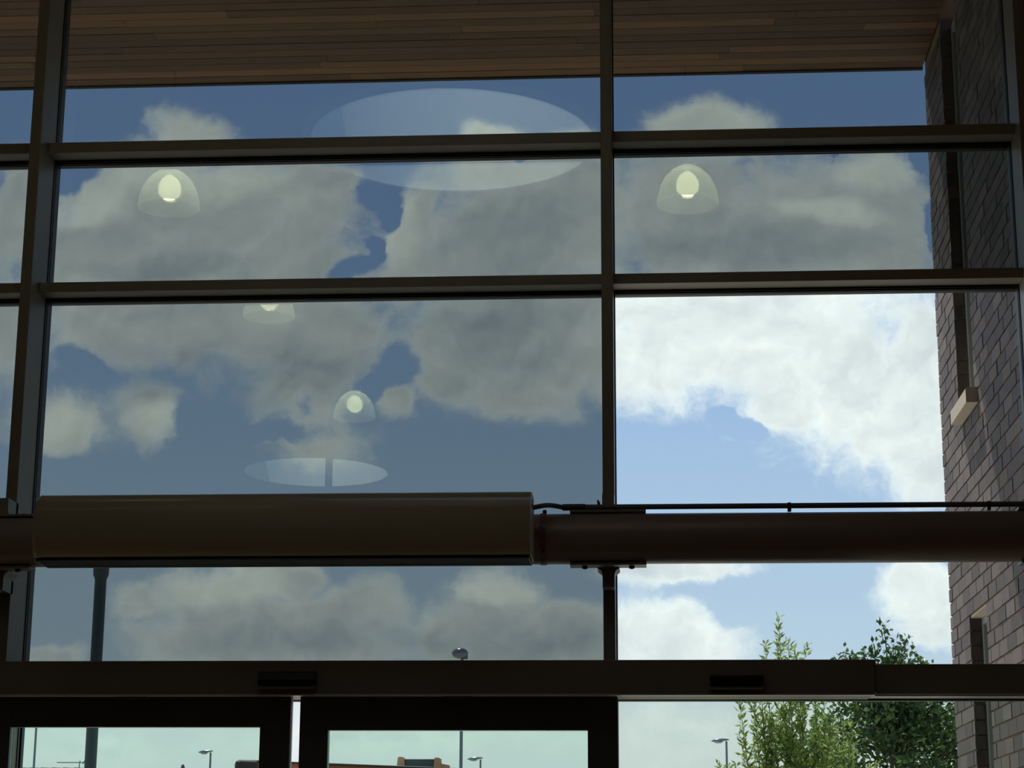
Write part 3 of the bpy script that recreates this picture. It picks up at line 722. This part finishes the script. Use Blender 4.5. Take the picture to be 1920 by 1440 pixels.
def tree(name, label, Y, cx_px, tips, crown, nleaf, L_, seed, mat='leaf_dark', cat='tree'):
    random.seed(seed)
    base = PY(cx_px, 1440, Y); base.z = 0
    e = empty(name, base); tag(e, label, cat); bpy.context.view_layer.update()
    tr = MB(); lv = MB()
    ctr = PY(cx_px, crown[0], Y)
    trunk = [base, Vector((base.x+.05, Y, ctr.z*.4)), Vector((base.x-.03, Y, ctr.z*.75)), Vector((base.x, Y, ctr.z+.2))]
    tr.tube(trunk, [.09,.075,.06,.03], 10)
    ends = []
    for k in range(46):
        a = random.random()*math.pi*2; el = random.uniform(-.3, 1.2); rr = random.uniform(.6, 1.0)
        p1 = Vector((ctr.x+math.cos(a)*math.cos(el)*crown[1]*rr, Y+math.sin(a)*math.cos(el)*crown[1]*rr, ctr.z-.2+math.sin(el)*crown[2]*rr))
        p0 = Vector(trunk[2]).lerp(Vector(trunk[3]), random.random()) if el > .3 else Vector(trunk[1]).lerp(Vector(trunk[2]), random.random())
        path = bez(p0, p0.lerp(p1, .4)+rv(.08), p0.lerp(p1, .75)+rv(.08)+Vector((0,0,.08)), p1, 8); tr.tube(path, [.022*(1-.85*i/8) for i in range(9)], 5); ends.append(path)
    for (px, py, w) in tips:
        t = PY(px, py, Y+random.uniform(-.2,.2)); p0 = PY(px+random.uniform(-12,12), 1330, Y)
        path = bez(p0, p0.lerp(t, .4)+rv(.03), p0.lerp(t, .7)+rv(.03), t, 10); tr.tube(path, [.014*(1-.8*i/10) for i in range(11)], 5)
        for k in range(int(170*w)):
            u = random.uniform(.15, 1.0); i = min(int(u*10), 9); p = path[i].lerp(path[i+1], u*10-i); sp = (.03+.20*w*(1-u))
            q = p+Vector((random.gauss(0,sp), random.gauss(0,sp), random.gauss(0,.04)))
            leaf(lv.bm, q, rv()+Vector((0,0,.5)), rv(), L_*random.uniform(.7,1.2), L_*.55)
    for k in range(nleaf):
        path = random.choice(ends); u = random.uniform(.35, 1.0)**.7; i = min(int(u*8), 7); p = path[i].lerp(path[i+1], u*8-i)
        q = p+rv(.13)
        leaf(lv.bm, q, rv()+Vector((0,0,.2)), rv(), L_*random.uniform(.7,1.25), L_*.55)
    fix_build(tr, 'trunk', 'bark', e); fix_build(lv, 'foliage', mat, e)
tree('dark_tree', 'dark green dense tree beside the brick wall, behind the shrub', 20.0, 1690, 
     [(1655,1168,.45),(1700,1200,.55),(1675,1208,.8),(1690,1225,1.3),(1640,1215,.8),(1660,1240,1.3),(1725,1238,.8),(1585,1222,.5),(1618,1218,.5),(1600,1240,.9)], (1385, 1.05, .78), 9500, .068, 5)

# ------------------------------------------------------------------ posts and street lamps outside
def street_lamp(px, py, Y, hw, label, side=-1, round_head=False, pole_r=.045):
    hp = PY(px, py, Y); base = Vector((hp.x, Y, 0))
    e = empty('street_lamp', base); tag(e, label, 'street lamp', 'street lamps beyond the doors'); bpy.context.view_layer.update()
    zt_ = hp.z
    MB().tube([(base.x, Y, -.02), (base.x, Y, 1.2), (base.x, Y, 1.25), (base.x, Y, zt_)], [pole_r*1.5, pole_r*1.5, pole_r, pole_r*.75], 14).build('pole', 'galv', e, smooth=True)
    L_ = hw
    if round_head:
        cx = base.x-.06*L_/0.46; c = (cx, Y, zt_+.10)
        MB().lathe([(0.001,.15),(.12,.14),(.20,.09),(.235,.02),(.235,-.01)], c, 28, 1, 1).build('lamp_head', 'lamp_shell', e, smooth=True)
        MB().lathe([(.23,-.012),(.19,-.09),(.10,-.135),(0.001,-.145)], c, 28).build('lens', 'lamp_lens', e, smooth=True)
        MB().box(base.x-.03, base.x+.16, Y-.05, Y+.05, zt_-.06, zt_+.08, .02).build('neck', 'galv', e)
    else:
        m = MB(); rings = []
        prof_ = [(0, .02, .03), (.15, .08, .055), (.35, .13, .075), (.6, .16, .09), (.85, .12, .07), (1.0, .03, .02)]
        for t, w, h in prof_:
            x = base.x+side*(t*L_-.08); rings.append([m.bm.verts.new((x, Y+math.cos(a)*w*L_/0.7, zt_+.02+math.sin(a)*h*(1.0 if math.sin(a) > 0 else .55)*L_/0.7+(.05*(1-t))-.02)) for a in [k*2*math.pi/16 for k in range(16)]])
        for i in range(len(rings)-1):
            for k in range(16): m.bm.faces.new((rings[i][k], rings[i][(k+1)%16], rings[i+1][(k+1)%16], rings[i+1][k]))
        m.bm.faces.new(rings[0]); m.bm.faces.new(rings[-1][::-1])
        m.build('lamp_head', 'lamp_shell', e, smooth=True)
        m = MB(); m.lathe([(.001,-.055),(.10,-.045),(.17,0)], (base.x+side*(.6*L_-.08), Y, zt_-.01), 18, L_/.7*1.2, L_/.7*.7); m.build('lens', 'lamp_lens', e, smooth=True)
street_lamp(866.5, 1232, 56, .46, 'tall street lamp with an oval head above the door operator', round_head=True, pole_r=.055)
street_lamp(901, 1424, 73, .56, 'low street lamp just right of the tall pole, seen through the right door')
street_lamp(395, 1411, 70, .52, 'street lamp seen through the left door pane')
street_lamp(1362, 1390, 64, .56, 'street lamp seen left of the pale green shrub')
street_lamp(72, 1300, 47, .5, 'thin lamp pole left of the dark post, at the far left', pole_r=.032)
# dark post with a stepped cap
YPp = 25.0
pt = PY(189, 1084, YPp); r = 11.2/F*YPp
po = empty('dark_post', (pt.x, YPp, 0)); tag(po, 'dark green post with a stepped cap, below the left end of the air curtain', 'post'); bpy.context.view_layer.update()
MB().tube([(pt.x, YPp, -.02), (pt.x, YPp, pt.z)], r, 24).build('shaft', 'post', po, smooth=True)
zz = pt.z
MB().lathe([(r*.98,zz-.03),(r*1.05,zz-.01),(r*1.08,zz),(r*1.3,zz+.035),(r*1.32,zz+.06),(r*1.34,zz+.075),(r*1.36,zz+.16),(r*1.1,zz+.17),(r*1.0,zz+.21),(r*.5,zz+.23)], (pt.x, YPp, 0), 24).build('cap', 'post', po, smooth=True)

# ------------------------------------------------------------------ buildings in the distance
# brick building whose sloping parapet shows low in the doors
A = PY(480, 1424, 46.0); B = PY(868, 1440, 46.0)
A2 = PY(450, 1422, 44.0)
zA = A.z; 
def wallstrip():
    e = empty('brick_building', (A.x, 44, 0)); tag(e, 'red brick building with a sloping top edge, seen through both doors', 'building'); bpy.context.view_layer.update()
    y0 = 44.0
    a = PY(477, 1425.5, y0); b = PZp(876, 1441, a.z); y1 = b.y; top = a.z
    m = MB()
    d = (Vector((b.x, y1, 0))-Vector((a.x, y0, 0))); n = Vector((.3, 4, 0))
    P = [(a.x, y0), (b.x, y1), (b.x+n.x, y1+n.y), (a.x+n.x, y0+n.y)]
    m.prism(P, 'z', -.02, top-.045); m.build('walls', 'red_brick', e)
    c = d.normalized(); o_ = Vector((0, -.12, 0))
    P = [(a.x-c.x*.05+o_.x, y0-c.y*.05+o_.y), (b.x+o_.x, y1+o_.y), (b.x+n.x, y1+n.y), (a.x+n.x, y0+n.y)]
    MB().prism(P, 'z', top-.044, top-.010).build('fascia', 'fascia', e)
    MB().prism(P, 'z', top-.009, top).build('edge_halo', 'white_edge', e)  # added white strip painting the bright sharpening halo along the roof edge
    r_ = .13; q = Vector((a.x+o_.x*1.0, y0+o_.y, top-r_-.005))
    MB().tube([q+c*(-.42), q+c*(-.40), q+c*(-.34), q+c*.05], [r_*.35, r_*.75, r_, r_], 18).build('eaves_end', 'fascia', e, smooth=True)
    # raised bay: two terracotta piers with a dark slated panel between
    yb_ = y0+1.6+ .0
    def at(px, py): return PY(px, py, yb_+1.0)
    l0, l1, r0_, r1 = at(744,1430).x, at(758,1430).x, at(813,1430).x, at(826,1430).x
    z1 = at(750,1419).z; z2 = at(820,1420.5).z; Yb = yb_+1.0
    bt = top-.25
    def pier(x0, x1, zt_):
        MB().prism([(x0-.03, bt), (x1+.03, bt), (x1-.01, zt_-.02), (x1-.05, zt_), (x0+.04, zt_), (x0+.02, zt_-.02)], 'y', Yb, Yb+.3).build('pier', 'terracotta', e)
    pier(l0, l1, z1); pier(r0_, r1, z2)
    MB().box(l1-.02, r0_+.02, Yb+.06, Yb+.24, bt, at(780,1423.5).z).build('panel', 'slate', e)
    MB().box(l1-.02, r0_+.02, Yb+.05, Yb+.25, at(780,1423.5).z, at(780,1422.5).z).build('panel_cap', 'white_edge', e)
    MB().prism([(r1-.02, bt), (at(842,1430).x, bt), (at(842,1435).x, at(842,1434.5).z), (r1-.02, at(826,1431).z)], 'y', Yb+.05, Yb+.2).build('buttress', 'terracotta', e)
wallstrip()
# house roof with an aerial, low at the far left
yh = 60.0
a = PY(20, 1442, yh+3.6); b = PY(142, 1442, yh+3.6)
hs = empty('tiled_house', (a.x, yh, 0)); tag(hs, 'distant house with a tiled ridge, low at the far left', 'house'); bpy.context.view_layer.update()
MB().box(a.x-6, b.x, yh+.5, yh+7, -.02, a.z-2.0).build('walls', 'red_brick', hs)
MB().prism([(yh-.2, a.z-2.1), (yh+3.6, a.z-.04), (yh+7.6, a.z-2.1)], 'x', a.x-6.3, b.x+.3).build('roof', 'tiles', hs)
m = MB(); x = a.x-6.2
while x < b.x+.1:
    m.tube([(x, yh+3.6, a.z-.03), (x+.33, yh+3.6, a.z-.03)], [.09,.075], 10); x += .36
m.build('ridge_tiles', 'tiles', hs)
# aerial
c = PY(150, 1430, yh+3.6); l = PY(107, 1429.5, yh+3.6); rr = PY(160, 1430.5, yh+3.6)
ae = empty('roof_aerial', (c.x, yh+3.6, a.z-.05)); tag(ae, 'thin television aerial on the roof beside the dark post', 'aerial'); bpy.context.view_layer.update()
MB().tube([(c.x-.04, yh+3.6, a.z-.6), (c.x-.02, yh+3.6, c.z-.1), (c.x, yh+3.6, c.z+.06)], .016, 8).build('mast', 'galv', ae)
m = MB().tube([(l.x, yh+3.6, c.z), (rr.x, yh+3.6, c.z)], .010, 6)
x = l.x+.03
while x < rr.x: m.tube([(x, yh+3.45, c.z+.012), (x, yh+3.75, c.z+.012)], .006, 5); x += .07
m.tube([(rr.x-.08, yh+3.6, c.z-.04), (rr.x-.02, yh+3.6, c.z+.06)], .02, 6); m.build('boom', 'galv', ae)
MB().tube([(b.x+.35, yh+3.4, 0), (b.x+.35, yh+3.4, .1)], .02, 6)
# small pointed finial on a far roof
GY = 92.0; f = PY(343, 1433, GY)
fi = empty('far_gable', (f.x, GY, 0)); tag(fi, 'tiny pointed roof finial peeking up left of the street lamp in the left door', 'roof'); bpy.context.view_layer.update()
MB().lathe([(.02,f.z),(.07,f.z-.03),(.06,f.z-.06),(.12,f.z-.2),(.16,f.z-.3)], (f.x, GY, 0), 12).build('finial', 'tiles', fi)
MB().prism([(f.x-5, f.z-2.6), (f.x, f.z-.28), (f.x+5, f.z-2.6)], 'y', GY, GY+8).build('roof_slope', 'tiles', fi)
MB().box(f.x-4.7, f.x+4.7, GY+.2, GY+7.8, -.02, f.z-2.6).build('walls', 'red_brick', fi)

# ------------------------------------------------------------------ indoor pendants and column (seen mirrored in the panes)
labels = ['prismatic dome pendant mirrored in the second row, at the left', 'prismatic dome pendant mirrored in the second row of the right bay',
          'prismatic dome pendant mirrored just under the lower transom', 'prismatic dome pendant mirrored farthest down, above the small rooflight']
for (px, py), lb in zip(((318,352),(1289,345),(505,562),(665,757)), labels):
    p = virt(px, py, 4.0)
    e = empty('pendant_lamp', (p.x, p.y, HZ)); tag(e, lb, 'pendant lamp', 'dome pendants hanging from the ceiling'); bpy.context.view_layer.update()
    MB().lathe([(.178,-.13),(.185,-.125),(.180,-.08),(.165,-.02),(.135,.04),(.09,.085),(.05,.105),(.05,.11)], p, 36, caps=False).build('dome', 'shade', e, smooth=True)
    MB().lathe([(.05,.105),(.055,.11),(.055,.2),(.02,.23)], p, 20).build('gear_housing', 'alu', e, smooth=True)
    MB().lathe([(.02,.075),(.05,.05),(.068,.01),(.066,-.035),(.035,-.07),(.002,-.08)], p, 20).build('bulb', 'bulb', e, smooth=True)
    MB().tube([(p.x, p.y, p.z+.22), (p.x, p.y, HZ)], .006, 8).build('rod', 'bolt', e)
c = virt(617, 884, 4.75); 
dv = ray(617, 884); t = 18.0/dv.y; xcol = CAM.x+dv.x*t
co = MB().tube([(xcol, 2*YG-18.0, 0), (xcol, 2*YG-18.0, HZ-.001)], .035, 20).build('steel_column', 'post', smooth=True, origin=(xcol, 2*YG-18.0, 0))
tag(co, 'slim dark column mirrored as a bar across the small rooflight', 'column')
